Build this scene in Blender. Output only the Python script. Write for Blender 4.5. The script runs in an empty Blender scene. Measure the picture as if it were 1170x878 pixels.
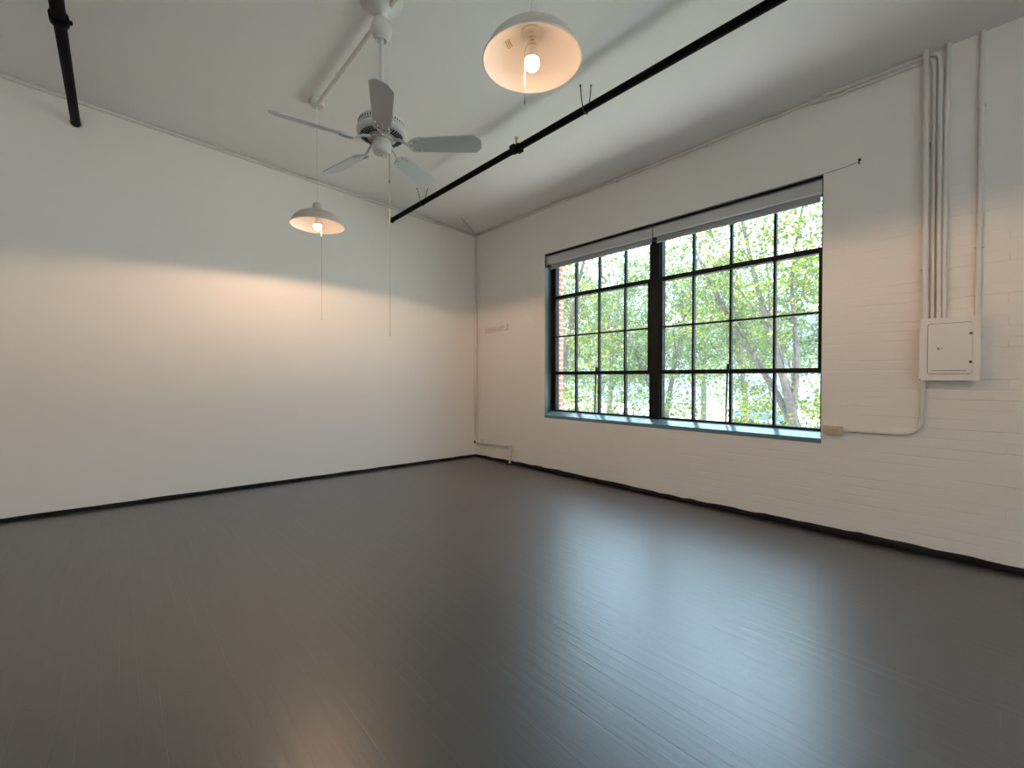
import bpy, bmesh, math, random
from mathutils import Vector, Matrix

S = bpy.context.scene
COL = S.collection
PI = math.pi

# ------------------------------------------------------------------ materials
def mat(name, color, rough=0.6, metal=0.0, spec=0.5, bump=0.0, bscale=20.0, emit=None, estr=0.0, var=0.0, coat=0.0):
    m = bpy.data.materials.new(name); m.use_nodes = True
    nt = m.node_tree; b = nt.nodes['Principled BSDF']
    b.inputs['Base Color'].default_value = (*color, 1)
    b.inputs['Roughness'].default_value = rough
    b.inputs['Metallic'].default_value = metal
    b.inputs['Specular IOR Level'].default_value = spec
    b.inputs['Coat Weight'].default_value = coat
    if emit:
        b.inputs['Emission Color'].default_value = (*emit, 1)
        b.inputs['Emission Strength'].default_value = estr
    tc = nt.nodes.new('ShaderNodeTexCoord')
    if bump or var:
        n = nt.nodes.new('ShaderNodeTexNoise'); n.inputs['Scale'].default_value = bscale
        n.inputs['Detail'].default_value = 6
        nt.links.new(tc.outputs['Object'], n.inputs['Vector'])
        if bump:
            bp = nt.nodes.new('ShaderNodeBump'); bp.inputs['Strength'].default_value = bump
            bp.inputs['Distance'].default_value = 0.01
            nt.links.new(n.outputs['Fac'], bp.inputs['Height']); nt.links.new(bp.outputs['Normal'], b.inputs['Normal'])
        if var:
            r = nt.nodes.new('ShaderNodeValToRGB')
            lo = [c * (1 - var) for c in color]; hi = [min(1, c * (1 + var)) for c in color]
            r.color_ramp.elements[0].color = (*lo, 1); r.color_ramp.elements[1].color = (*hi, 1)
            r.color_ramp.elements[0].position = .35; r.color_ramp.elements[1].position = .65
            nt.links.new(n.outputs['Fac'], r.inputs['Fac']); nt.links.new(r.outputs['Color'], b.inputs['Base Color'])
    return m

def painted_brick():
    m = bpy.data.materials.new('painted_brick'); m.use_nodes = True
    nt = m.node_tree; b = nt.nodes['Principled BSDF']; L = nt.links
    b.inputs['Base Color'].default_value = (.78, .72, .66, 1); b.inputs['Roughness'].default_value = .55
    tc = nt.nodes.new('ShaderNodeTexCoord'); sp = nt.nodes.new('ShaderNodeSeparateXYZ'); cb = nt.nodes.new('ShaderNodeCombineXYZ')
    L.new(tc.outputs['Object'], sp.inputs[0]); L.new(sp.outputs['Y'], cb.inputs['X']); L.new(sp.outputs['Z'], cb.inputs['Y'])
    # uneven courses: push the brick pattern about a little
    nz = nt.nodes.new('ShaderNodeTexNoise'); nz.inputs['Scale'].default_value = 1.3; nz.inputs['Detail'].default_value = 4
    L.new(cb.outputs[0], nz.inputs['Vector'])
    ad = nt.nodes.new('ShaderNodeVectorMath'); ad.operation = 'MULTIPLY_ADD'
    ad.inputs[1].default_value = (.02, .02, 0); L.new(nz.outputs['Color'], ad.inputs[0]); L.new(cb.outputs[0], ad.inputs[2])
    br = nt.nodes.new('ShaderNodeTexBrick'); L.new(ad.outputs[0], br.inputs['Vector'])
    br.inputs['Scale'].default_value = 1; br.inputs['Brick Width'].default_value = 1.7; br.inputs['Row Height'].default_value = .0677
    br.inputs['Mortar Size'].default_value = .005; br.inputs['Mortar Smooth'].default_value = .6
    br.inputs['Color1'].default_value = (1, 1, 1, 1); br.inputs['Color2'].default_value = (.8, .8, .8, 1); br.inputs['Mortar'].default_value = (0, 0, 0, 1)
    # joints open and fill from place to place
    n2 = nt.nodes.new('ShaderNodeTexNoise'); n2.inputs['Scale'].default_value = 2.2; n2.inputs['Detail'].default_value = 5
    mp = nt.nodes.new('ShaderNodeMapping'); mp.inputs['Scale'].default_value = (.8, 4, 1)
    L.new(cb.outputs[0], mp.inputs['Vector']); L.new(mp.outputs[0], n2.inputs['Vector'])
    r2 = nt.nodes.new('ShaderNodeMapRange'); r2.inputs['From Min'].default_value = .42; r2.inputs['From Max'].default_value = .68
    r2.inputs['To Min'].default_value = .12
    L.new(n2.outputs['Fac'], r2.inputs['Value'])
    # upper wall has more coats of paint
    rz = nt.nodes.new('ShaderNodeMapRange'); rz.inputs['From Min'].default_value = 1.6; rz.inputs['From Max'].default_value = 2.7
    rz.inputs['To Min'].default_value = 1; rz.inputs['To Max'].default_value = .15
    L.new(sp.outputs['Z'], rz.inputs['Value'])
    mu = nt.nodes.new('ShaderNodeMath'); mu.operation = 'MULTIPLY'; L.new(r2.outputs[0], mu.inputs[0]); L.new(rz.outputs[0], mu.inputs[1])
    bp = nt.nodes.new('ShaderNodeBump'); bp.inputs['Distance'].default_value = .0045
    L.new(mu.outputs[0], bp.inputs['Strength']); L.new(br.outputs['Color'], bp.inputs['Height'])
    n3 = nt.nodes.new('ShaderNodeTexNoise'); n3.inputs['Scale'].default_value = 40; n3.inputs['Detail'].default_value = 6
    L.new(cb.outputs[0], n3.inputs['Vector'])
    b2 = nt.nodes.new('ShaderNodeBump'); b2.inputs['Strength'].default_value = .10; b2.inputs['Distance'].default_value = .004
    L.new(n3.outputs['Fac'], b2.inputs['Height']); L.new(bp.outputs[0], b2.inputs['Normal']); L.new(b2.outputs[0], b.inputs['Normal'])
    return m

def floor_mat():
    m = bpy.data.materials.new('grey_painted_boards'); m.use_nodes = True
    nt = m.node_tree; b = nt.nodes['Principled BSDF']; L = nt.links
    tc = nt.nodes.new('ShaderNodeTexCoord'); sp = nt.nodes.new('ShaderNodeSeparateXYZ'); cb = nt.nodes.new('ShaderNodeCombineXYZ')
    L.new(tc.outputs['Object'], sp.inputs[0]); L.new(sp.outputs['Y'], cb.inputs['X']); L.new(sp.outputs['X'], cb.inputs['Y'])
    br = nt.nodes.new('ShaderNodeTexBrick'); L.new(cb.outputs[0], br.inputs['Vector'])
    br.inputs['Scale'].default_value = 1; br.inputs['Brick Width'].default_value = 2.3; br.inputs['Row Height'].default_value = .057
    br.inputs['Mortar Size'].default_value = .0016; br.inputs['Mortar Smooth'].default_value = .3; br.offset = .37; br.offset_frequency = 3
    br.inputs['Color1'].default_value = (1, 1, 1, 1); br.inputs['Color2'].default_value = (.82, .82, .82, 1); br.inputs['Mortar'].default_value = (0, 0, 0, 1)
    # a seam shows where paint has cracked
    n2 = nt.nodes.new('ShaderNodeTexNoise'); n2.inputs['Scale'].default_value = 1.6; n2.inputs['Detail'].default_value = 4
    mp = nt.nodes.new('ShaderNodeMapping'); mp.inputs['Scale'].default_value = (.7, 9, 1)
    L.new(cb.outputs[0], mp.inputs['Vector']); L.new(mp.outputs[0], n2.inputs['Vector'])
    r2 = nt.nodes.new('ShaderNodeMapRange'); r2.inputs['From Min'].default_value = .44; r2.inputs['From Max'].default_value = .62
    r2.inputs['To Min'].default_value = .10
    L.new(n2.outputs['Fac'], r2.inputs['Value'])
    mx = nt.nodes.new('ShaderNodeMix'); mx.data_type = 'RGBA'
    mx.inputs['A'].default_value = FLOOR_C; mx.inputs['B'].default_value = (.03, .03, .03, 1)
    mm = nt.nodes.new('ShaderNodeMath'); mm.operation = 'MULTIPLY'
    L.new(br.outputs['Fac'], mm.inputs[0]); L.new(r2.outputs[0], mm.inputs[1]); L.new(mm.outputs[0], mx.inputs['Factor'])
    L.new(mx.outputs['Result'], b.inputs['Base Color'])
    bp = nt.nodes.new('ShaderNodeBump'); bp.inputs['Distance'].default_value = .005
    L.new(r2.outputs[0], bp.inputs['Strength']); L.new(br.outputs['Color'], bp.inputs['Height'])
    # cupped boards and brush marks
    n3 = nt.nodes.new('ShaderNodeTexNoise'); n3.inputs['Scale'].default_value = 1; n3.inputs['Detail'].default_value = 5
    m3 = nt.nodes.new('ShaderNodeMapping'); m3.inputs['Scale'].default_value = (3.5, 34, 1)
    L.new(cb.outputs[0], m3.inputs['Vector']); L.new(m3.outputs[0], n3.inputs['Vector'])
    b2 = nt.nodes.new('ShaderNodeBump'); b2.inputs['Strength'].default_value = .25; b2.inputs['Distance'].default_value = .004
    L.new(n3.outputs['Fac'], b2.inputs['Height']); L.new(bp.outputs[0], b2.inputs['Normal'])
    # paint blisters
    n4 = nt.nodes.new('ShaderNodeTexNoise'); n4.inputs['Scale'].default_value = 70; n4.inputs['Detail'].default_value = 2
    n5 = nt.nodes.new('ShaderNodeTexNoise'); n5.inputs['Scale'].default_value = 2.5
    L.new(cb.outputs[0], n4.inputs['Vector']); L.new(cb.outputs[0], n5.inputs['Vector'])
    r5 = nt.nodes.new('ShaderNodeMapRange'); r5.inputs['From Min'].default_value = .55; r5.inputs['From Max'].default_value = .7; r5.inputs['To Max'].default_value = .35
    L.new(n5.outputs['Fac'], r5.inputs['Value'])
    b3 = nt.nodes.new('ShaderNodeBump'); b3.inputs['Distance'].default_value = .003
    L.new(r5.outputs[0], b3.inputs['Strength']); L.new(n4.outputs['Fac'], b3.inputs['Height']); L.new(b2.outputs[0], b3.inputs['Normal'])
    L.new(b3.outputs[0], b.inputs['Normal'])
    rr = nt.nodes.new('ShaderNodeMapRange'); rr.inputs['To Min'].default_value = FLOOR_R - .05; rr.inputs['To Max'].default_value = FLOOR_R + .07
    L.new(n3.outputs['Fac'], rr.inputs['Value']); L.new(rr.outputs[0], b.inputs['Roughness'])
    b.inputs['Specular IOR Level'].default_value = .6
    b.inputs['Coat Weight'].default_value = 1.0; b.inputs['Coat Roughness'].default_value = .36; b.inputs['Coat IOR'].default_value = 1.88
    L.new(b3.outputs[0], b.inputs['Coat Normal'])
    return m

def brick_mat(name, c1, c2, mortar, axis='Y'):
    m = bpy.data.materials.new(name); m.use_nodes = True
    nt = m.node_tree; b = nt.nodes['Principled BSDF']; L = nt.links
    b.inputs['Roughness'].default_value = .85
    tc = nt.nodes.new('ShaderNodeTexCoord'); sp = nt.nodes.new('ShaderNodeSeparateXYZ'); cb = nt.nodes.new('ShaderNodeCombineXYZ')
    ad = nt.nodes.new('ShaderNodeMath'); ad.operation = 'ADD'
    L.new(tc.outputs['Object'], sp.inputs[0]); L.new(sp.outputs['Y'], ad.inputs[0]); L.new(sp.outputs['X'], ad.inputs[1])
    L.new(ad.outputs[0], cb.inputs['X']); L.new(sp.outputs['Z'], cb.inputs['Y'])
    br = nt.nodes.new('ShaderNodeTexBrick'); L.new(cb.outputs[0], br.inputs['Vector'])
    br.inputs['Scale'].default_value = 1; br.inputs['Brick Width'].default_value = .21; br.inputs['Row Height'].default_value = .0677
    br.inputs['Mortar Size'].default_value = .009
    br.inputs['Color1'].default_value = (*c1, 1); br.inputs['Color2'].default_value = (*c2, 1); br.inputs['Mortar'].default_value = (*mortar, 1)
    L.new(br.outputs['Color'], b.inputs['Base Color'])
    return m

def glass_mat():
    m = bpy.data.materials.new('window_glass'); m.use_nodes = True
    nt = m.node_tree; nt.nodes.clear(); L = nt.links
    o = nt.nodes.new('ShaderNodeOutputMaterial'); mix = nt.nodes.new('ShaderNodeMixShader')
    t = nt.nodes.new('ShaderNodeBsdfTransparent'); t.inputs['Color'].default_value = (.965, .98, .97, 1)
    g = nt.nodes.new('ShaderNodeBsdfGlossy'); g.inputs['Roughness'].default_value = .02
    # pane reflectance climbs towards grazing view
    lw_ = nt.nodes.new('ShaderNodeLayerWeight'); lw_.inputs['Blend'].default_value = .5
    pw = nt.nodes.new('ShaderNodeMath'); pw.operation = 'POWER'; pw.inputs[1].default_value = 5
    f = nt.nodes.new('ShaderNodeMath'); f.operation = 'MULTIPLY_ADD'; f.inputs[1].default_value = .6; f.inputs[2].default_value = .03
    L.new(lw_.outputs['Facing'], pw.inputs[0]); L.new(pw.outputs[0], f.inputs[0])
    L.new(f.outputs[0], mix.inputs[0]); L.new(t.outputs[0], mix.inputs[1]); L.new(g.outputs[0], mix.inputs[2]); L.new(mix.outputs[0], o.inputs[0])
    return m

def leaf_mat(name, ca, cb_, cc, tr=.45):
    m = bpy.data.materials.new(name); m.use_nodes = True
    nt = m.node_tree; nt.nodes.clear(); L = nt.links
    o = nt.nodes.new('ShaderNodeOutputMaterial'); mix = nt.nodes.new('ShaderNodeMixShader'); mix.inputs[0].default_value = tr
    d = nt.nodes.new('ShaderNodeBsdfDiffuse'); t = nt.nodes.new('ShaderNodeBsdfTranslucent')
    g = nt.nodes.new('ShaderNodeNewGeometry'); r = nt.nodes.new('ShaderNodeValToRGB')
    r.color_ramp.elements[0].color = (*ca, 1); r.color_ramp.elements[1].color = (*cc, 1)
    e = r.color_ramp.elements.new(.55); e.color = (*cb_, 1)
    L.new(g.outputs['Random Per Island'], r.inputs['Fac']); L.new(r.outputs[0], d.inputs['Color']); L.new(r.outputs[0], t.inputs['Color'])
    L.new(d.outputs[0], mix.inputs[1]); L.new(t.outputs[0], mix.inputs[2]); L.new(mix.outputs[0], o.inputs[0])
    return m

FLOOR_C = (.012, .0125, .0145, 1)
FLOOR_R = .38
BULB_E = 21.0
SPOT_E = 50.0
SUN_E = 10.0
SKY_E = 5.5
EXPO = 1.0

M = {}
M['wall'] = mat('white_wall_paint', (.83, .77, .70), .6, bump=.08, bscale=9)
M['ceil'] = mat('white_ceiling_paint', (.86, .82, .79), .7, bump=.06, bscale=6)
M['brickp'] = painted_brick()
M['floor'] = floor_mat()
M['base'] = mat('dark_base_paint', (.009, .009, .010), .6, spec=.2, bump=.5, bscale=30)
M['brick'] = brick_mat('red_brick', (.46, .17, .10), (.36, .13, .08), (.5, .46, .42))
M['jamb'] = mat('slate_jamb_paint', (.075, .095, .085), .4, bump=.3, bscale=14)
M['sill'] = mat('grey_sill_paint', (.13, .21, .23), .22, coat=.2, bump=.15, bscale=12)
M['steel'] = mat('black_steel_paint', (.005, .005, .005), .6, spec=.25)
M['pipe'] = mat('black_pipe_paint', (.0025, .0025, .003), .6, spec=.08, bump=.1, bscale=30)
M['wire'] = mat('dark_hanger_wire', (.02, .02, .02), .5)
M['brass'] = mat('brass', (.45, .30, .12), .35, metal=.9)
M['cond'] = mat('white_painted_conduit', (.70, .645, .59), .45, bump=.1, bscale=25)
M['panel'] = mat('cream_painted_metal', (.74, .69, .64), .45)
M['panelgap'] = mat('panel_shadow_gap', (.14, .11, .09), .7)
M['mark'] = mat('dark_print', (.06, .05, .04), .6)
M['outlet'] = mat('almond_plastic', (.54, .44, .28), .4)
M['fan'] = mat('white_fan_enamel', (.60, .57, .53), .35)
M['blade'] = mat('white_fan_blade', (.56, .545, .53), .45)
M['chain'] = mat('dull_chain', (.22, .20, .18), .4, metal=.6)
M['vent'] = mat('dark_vent', (.02, .02, .02), .7)
M['shade'] = mat('white_enamel_inside', (.80, .74, .68), .4)
M['shadeout'] = mat('enamel_outside_unlit', (.56, .505, .44), .4)  # same enamel, colour darkened for the unlit outer side
M['socket'] = mat('white_porcelain', (.82, .76, .68), .35)
M['print'] = mat('brown_label_print', (.22, .11, .05), .6)
M['sticker'] = mat('cream_sticker', (.86, .76, .62), .5)
M['bulb'] = mat('lit_bulb', (.9, .9, .85), .4, emit=(1, .66, .42), estr=BULB_E)
M['cord'] = mat('white_cord', (.70, .66, .60), .6)
M['string'] = mat('pale_string', (.50, .47, .43), .7)
M['blind'] = mat('white_blind_board', (.52, .50, .48), .5)
M['fabric'] = mat('grey_blind_fabric', (.40, .39, .39), .8, bump=.1, bscale=200)
M['rail'] = mat('aluminium_rail', (.78, .78, .78), .3, metal=.6)
M['glass'] = glass_mat()
M['leaf'] = leaf_mat('leaf_green', (.094, .140, .045), (.165, .208, .063), (.30, .295, .088))
M['leafb'] = leaf_mat('leaf_cool', (.082, .128, .060), (.126, .172, .088), (.182, .216, .096))
M['bark'] = mat('grey_bark', (.12, .105, .095), .9, bump=.6, bscale=18, var=.3)
M['street'] = mat('pale_concrete', (.64, .62, .59), .9, bump=.3, bscale=3, var=.08)
M['grass'] = mat('grass', (.16, .28, .06), .95, bump=.8, bscale=30, var=.4)
M['carblue'] = mat('blue_car_paint', (.05, .16, .55), .25, coat=.6)
M['tyre'] = mat('black_rubber', (.02, .02, .02), .8)
M['hub'] = mat('alloy_hub', (.6, .6, .62), .3, metal=.9)
M['carglass'] = mat('car_glass', (.04, .05, .06), .08)
M['lampw'] = mat('headlight_lens', (.8, .8, .78), .15)
M['house'] = mat('blue_grey_render', (.20, .24, .30), .85, var=.05, bscale=2)
M['pane'] = mat('far_pane', (.15, .2, .26), .12)

# ------------------------------------------------------------------ mesh helpers
class MB:
    def __init__(s): s.bm = bmesh.new(); s.mi = 0
    def face(s, vs):
        try:
            f = s.bm.faces.new(vs); f.material_index = s.mi; return f
        except ValueError: return None
    def box(s, lo, hi, mx=None, bev=0):
        vs = []
        for z in (lo[2], hi[2]):
            for (x, y) in ((lo[0], lo[1]), (hi[0], lo[1]), (hi[0], hi[1]), (lo[0], hi[1])):
                p = Vector((x, y, z)); vs.append(s.bm.verts.new(mx @ p if mx else p))
        fs = [s.face([vs[i] for i in q]) for q in ((3, 2, 1, 0), (4, 5, 6, 7), (0, 1, 5, 4), (1, 2, 6, 5), (2, 3, 7, 6), (3, 0, 4, 7))]
        if bev:
            es = list({e for f in fs for e in f.edges})
            bmesh.ops.bevel(s.bm, geom=es, offset=bev, segments=2, affect='EDGES', profile=.5)
        return s
    def tube(s, pts, r, seg=12, cap=True, taper=None):
        pts = [Vector(p) for p in pts]; n = len(pts); rings = []; up = None
        for i, p in enumerate(pts):
            t = (pts[min(i + 1, n - 1)] - pts[max(i - 1, 0)]).normalized()
            if up is None:
                up = Vector((0, 0, 1)) if abs(t.z) < .9 else Vector((1, 0, 0))
            a = (up - t * up.dot(t))
            if a.length < 1e-5: a = t.orthogonal()
            a.normalize(); up = a; c = t.cross(a)
            rr = taper[i] if taper else r
            rings.append([s.bm.verts.new(p + (a * math.cos(2 * PI * k / seg) + c * math.sin(2 * PI * k / seg)) * rr) for k in range(seg)])
        for i in range(n - 1):
            for k in range(seg):
                s.face([rings[i][k], rings[i][(k + 1) % seg], rings[i + 1][(k + 1) % seg], rings[i + 1][k]])
        if cap:
            s.face(list(reversed(rings[0]))); s.face(rings[-1])
        return s
    def lathe(s, prof, o=(0, 0, 0), seg=32, mx=None):
        o = Vector(o); rings = []
        for r, z in prof:
            if r < 1e-6:
                p = Vector((0, 0, z)); p = (mx @ p if mx else p) + o; rings.append([s.bm.verts.new(p)])
            else:
                ring = []
                for k in range(seg):
                    p = Vector((r * math.cos(2 * PI * k / seg), r * math.sin(2 * PI * k / seg), z))
                    ring.append(s.bm.verts.new((mx @ p if mx else p) + o))
                rings.append(ring)
        for a, b in zip(rings, rings[1:]):
            for k in range(seg):
                k2 = (k + 1) % seg
                if len(a) == 1 and len(b) == 1: continue
                if len(a) == 1: s.face([a[0], b[k2], b[k]])
                elif len(b) == 1: s.face([a[k], a[k2], b[0]])
                else: s.face([a[k], a[k2], b[k2], b[k]])
        return s
    def prism(s, outline, z0, z1, mx=None):
        A = []; B = []
        for x, y in outline:
            for z, Lst in ((z0, A), (z1, B)):
                p = Vector((x, y, z)); Lst.append(s.bm.verts.new(mx @ p if mx else p))
        s.face(list(reversed(A))); s.face(B); n = len(A)
        for i in range(n): s.face([A[i], A[(i + 1) % n], B[(i + 1) % n], B[i]])
        return s
    def poly(s, pts):
        s.face([s.bm.verts.new(Vector(p)) for p in pts]); return s
    def build(s, name, m, parent=None, smooth=False, fix=True, sharp=38):
        if fix: bmesh.ops.recalc_face_normals(s.bm, faces=s.bm.faces)
        me = bpy.data.meshes.new(name); s.bm.to_mesh(me); s.bm.free()
        for x in (m if isinstance(m, (list, tuple)) else [m]): me.materials.append(x)
        if smooth:
            for p in me.polygons: p.use_smooth = True
            try: me.set_sharp_from_angle(angle=math.radians(sharp))
            except Exception: pass
        o = bpy.data.objects.new(name, me); COL.objects.link(o)
        if parent: o.parent = parent; o.matrix_parent_inverse = Matrix()
        return o

def tag(o, label, cat, group=None):
    o['label'] = label; o['category'] = cat
    if group: o['group'] = group
    return o
def thing(name, label, cat, loc=(0, 0, 0), rz=0, group=None):
    o = bpy.data.objects.new(name, None); o.empty_display_size = .1; COL.objects.link(o)
    o.location = loc; o.rotation_euler = (0, 0, rz); return tag(o, label, cat, group)
def struct(o, label=None):
    o['kind'] = 'structure'
    if label: o['label'] = label
    return o
def sempty(name):
    o = bpy.data.objects.new(name, None); COL.objects.link(o); o['kind'] = 'structure'; return o
def dup(root, loc, label=None):
    r = root.copy(); COL.objects.link(r); r.location = loc
    if label: r['label'] = label
    for ch in root.children:
        c = ch.copy(); COL.objects.link(c); c.parent = r
        for g in ch.children:
            d = g.copy(); COL.objects.link(d); d.parent = c
    return r
def fillet(pts, r, n=5):
    pts = [Vector(p) for p in pts]; out = [pts[0]]
    for a, b, c in zip(pts, pts[1:], pts[2:]):
        u = (a - b); v = (c - b); rr = min(r, u.length * .49, v.length * .49)
        p = b + u.normalized() * rr; q = b + v.normalized() * rr
        for i in range(n + 1):
            t = i / n; out.append(p * (1 - t) ** 2 + b * 2 * t * (1 - t) + q * t * t)
    out.append(pts[-1]); return out

# ------------------------------------------------------------------ the room
W = 4.165                       # inner face of the window wall
CX, CY = 4.165, 5.495           # far corner
SK = -.0292                     # the plaster wall runs a little out of square
def lw(x): return CY + SK * (x - CX)
def cz(x): return 3.437 + .068 * (CX - x)   # the roof deck climbs away from the windows
X0, Y0 = -4.2, -5.2

struct(MB().box((X0, Y0, -.12), (W, 5.75, 0)).build('floor', M['floor']), 'grey painted board floor')
c = MB()
for z in (0, .15):
    pass
q = [(X0 - .2, Y0 - .2), (W + .36, Y0 - .2), (W + .36, 6.0), (X0 - .2, 6.0)]
c = MB(); lo = [c.bm.verts.new((x, y, cz(x))) for x, y in q]; hi = [c.bm.verts.new((x, y, cz(x) + .2)) for x, y in q]
c.face(lo[::-1]); c.face(hi)
for i in range(4): c.face([lo[i], lo[(i + 1) % 4], hi[(i + 1) % 4], hi[i]])
struct(c.build('ceiling', M['ceil']), 'white sloping ceiling')

def wall_poly(name, pts, thick, m, label):
    # pts: bottom-left, bottom-right, top-right, top-left of the inner face
    b = MB(); n = Vector(thick); A = [b.bm.verts.new(Vector(p)) for p in pts]; B = [b.bm.verts.new(Vector(p) + n) for p in pts]
    b.face(A); b.face(B[::-1])
    for i in range(len(pts)): b.face([A[i], A[(i + 1) % len(pts)], B[(i + 1) % len(pts)], B[i]])
    return struct(b.build(name, m), label)
wall_poly('wall_left', [(X0 - .2, lw(X0 - .2), -.1), (W, lw(W), -.1), (W, lw(W), cz(W) + .05), (X0 - .2, lw(X0 - .2), cz(X0 - .2) + .05)], (0, .18, 0), M['wall'], 'smooth white plaster wall')
BW = [(-3.6, -2.0)]        # tall windows added on the unseen sides for daylight
FW_ = [(-2.4, -.6)]
def pierced_wall(name, ops, horiz, fixed, th, z0, z1, lo, hi, zt):
    b = MB()
    def bx(u0, u1, za, zb):
        if horiz: b.box((u0, fixed - th, za), (u1, fixed, zb))
        else: b.box((fixed - th, u0, za), (fixed, u1, zb))
    bx(lo, hi, -.12, z0); bx(lo, hi, z1, zt); u = lo
    for p_, q_ in ops: bx(u, p_, z0, z1); u = q_
    bx(u, hi, z0, z1)
    return struct(b.build(name, M['wall']), 'white wall with added tall windows')
pierced_wall('wall_back', BW, False, X0, .2, .7, 3.3, Y0 - .2, 5.9, cz(X0) + .1)
pierced_wall('wall_front', FW_, True, Y0, .2, .7, 3.2, X0, W, cz(X0) + .1)

WZ0, WZ1 = .735, 2.828
OPEN = [(.975, 4.013), (-4.0, -.96)]         # openings along the wall; the second, out of view, is added for daylight
def pierced(name, xa, xb, m, zt, grow=0.0, sill=WZ0):
    b = MB(); ya = Y0 - .2; yb = 5.9
    b.box((xa, ya, -.12), (xb, yb, sill)); b.box((xa, ya, WZ1), (xb, yb, zt))
    edges = sorted(OPEN); y = ya
    for (a, c_) in edges:
        b.box((xa, y, sill), (xb, a, WZ1)); y = c_
    b.box((xa, y, sill), (xb, yb, WZ1))
    return struct(b.build(name, m))
pierced('wall_right', W, W + .20, M['brickp'], cz(W) + .1)['label'] = 'white painted brick wall with the window'
pierced('wall_right_outer', W + .20, W + .36, M['brick'], cz(W) + .1)['label'] = 'red brick outer face of the window wall'
struct(MB().box((W + .2, Y0 - .2, -2.5), (W + .36, 5.9, -.12)).build('wall_right_footing', M['brick']), 'red brick base of the wall outside')

# dark painted bases
b = MB(); n = 60; prev = None
random.seed(4)
for i in range(n + 1):
    x = X0 + (W - X0) * i / n; h = .034 + random.uniform(-.003, .003); t = .016
    y = lw(x); ring = [b.bm.verts.new(p) for p in ((x, y + .01, 0), (x, y - t, 0), (x, y - t, h * .8), (x, y - t * .5, h), (x, y + .01, h))]
    if prev:
        for k in range(4): b.face([prev[k], prev[k + 1], ring[k + 1], ring[k]])
    prev = ring
struct(b.build('baseboard_left', M['base']), 'thin black painted base along plaster wall')
b = MB(); prev = None; n = 130
for i in range(n + 1):
    y = Y0 + (CY - Y0) * i / n
    h = .046 + .008 * math.sin(y * 2.1) + random.uniform(-.006, .006); t = .022 + random.uniform(-.003, .003)
    ring = [b.bm.verts.new(p) for p in ((W + .01, y, 0), (W - t, y, 0), (W - t, y, h * .55), (W - t * .55, y, h * .9), (W + .01, y, h))]
    if prev:
        for k in range(4): b.face([prev[k], prev[k + 1], ring[k + 1], ring[k]])
    prev = ring
struct(b.build('baseboard_right', M['base']), 'rough black painted base along brick wall')
struct(MB().box((X0, Y0, 0), (X0 + .02, lw(X0), .04)).build('baseboard_back', M['base']))
struct(MB().box((X0, Y0, 0), (W, Y0 + .02, .04)).build('baseboard_front', M['base']))
# a fine ledge in the brick beside the breaker panel
struct(MB().box((W - .004, -1.0, 1.628), (W + .01, .11, 1.636)).build('trim_1', M['brickp']), 'thin painted ledge line on brick wall right of panel')

# ------------------------------------------------------------------ windows
XG = 4.325
ROWS = [.795, 1.28, 1.757, 2.26, 2.78]
def window(nm, ya, cols, yb, label, handle_col):
    """one steel window: ya..yb clear opening between frame members; cols are the inner verticals"""
    r = sempty(nm); r['label'] = label
    f = MB(); d0, d1 = XG - .035, XG + .03
    f.box((d0, ya - .035, .74), (d1, ya + .022, 2.83)); f.box((d0, yb - .022, .74), (d1, yb + (.058 if yb > 3 else .035), 2.83))
    f.box((d0 - .01, ya, .755), (d1, yb, .803)); f.box((d0, ya, 2.75), (d1, yb, 2.83))
    f.build('window_frame', M['steel'], r)
    m = MB()
    for y in cols:
        m.box((XG - .02, y - .011, .79), (XG + .02, y + .011, 1.28)); m.box((XG - .02, y - .011, 2.26), (XG + .02, y + .011, 2.78))
    m.box((XG - .022, ya, 1.26), (XG + .022, yb, 1.30)); m.box((XG - .022, ya, 2.24), (XG + .022, yb, 2.28))
    m.build('muntin', M['steel'], r)
    s = MB(); e0, e1 = XG - .05, XG + .012
    s.box((e0, ya + .002, 1.262), (e1, yb - .002, 1.302)); s.box((e0, ya + .002, 2.238), (e1, yb - .002, 2.282))
    s.box((e0, ya + .002, 1.302), (e1, ya + .036, 2.238)); s.box((e0, yb - .036, 1.302), (e1, yb - .002, 2.238))
    for y in cols: s.box((XG - .025, y - .010, 1.30), (XG + .012, y + .010, 2.24))
    s.box((XG - .025, ya + .03, 1.757 - .009), (XG + .012, yb - .03, 1.757 + .009))
    sash = s.build('tilting_sash', M['steel'], r)
    y = cols[handle_col]
    h = MB(); h.box((e0 - .02, y - .012, 1.285), (e0, y + .012, 1.35), bev=.003)
    h.tube(fillet([(e0 - .012, y + .0, 1.33), (e0 - .016, y + .006, 1.30), (e0 - .018, y + .012, 1.05), (e0 - .014, y + .020, .80)], .02), .0075, 8)
    h.build('stay_arm', M['steel'], sash)
    ys = [ya] + list(cols) + [yb]; g = MB()
    for a, c_ in zip(ys, ys[1:]):
        for z0, z1 in zip(ROWS, ROWS[1:]): g.box((XG - .002, a, z0), (XG + .002, c_, z1))
    g.build('glass', M['glass'], r)
    return r
window('window_1', 2.548, [2.89, 3.254, 3.612], 3.957, 'left half of the black steel window, nearer the corner', 1)
window('window_2', .990, [1.36, 1.731, 2.093], 2.445, 'right half of the black steel window, nearer the panel', 1)
window('window_3', -2.45, [-2.1, -1.74, -1.38], -1.02, 'left half of an added second window, out of view', 1)
window('window_4', -3.96, [-3.61, -3.25, -2.89], -2.55, 'right half of an added second window, out of view', 1)
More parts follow.
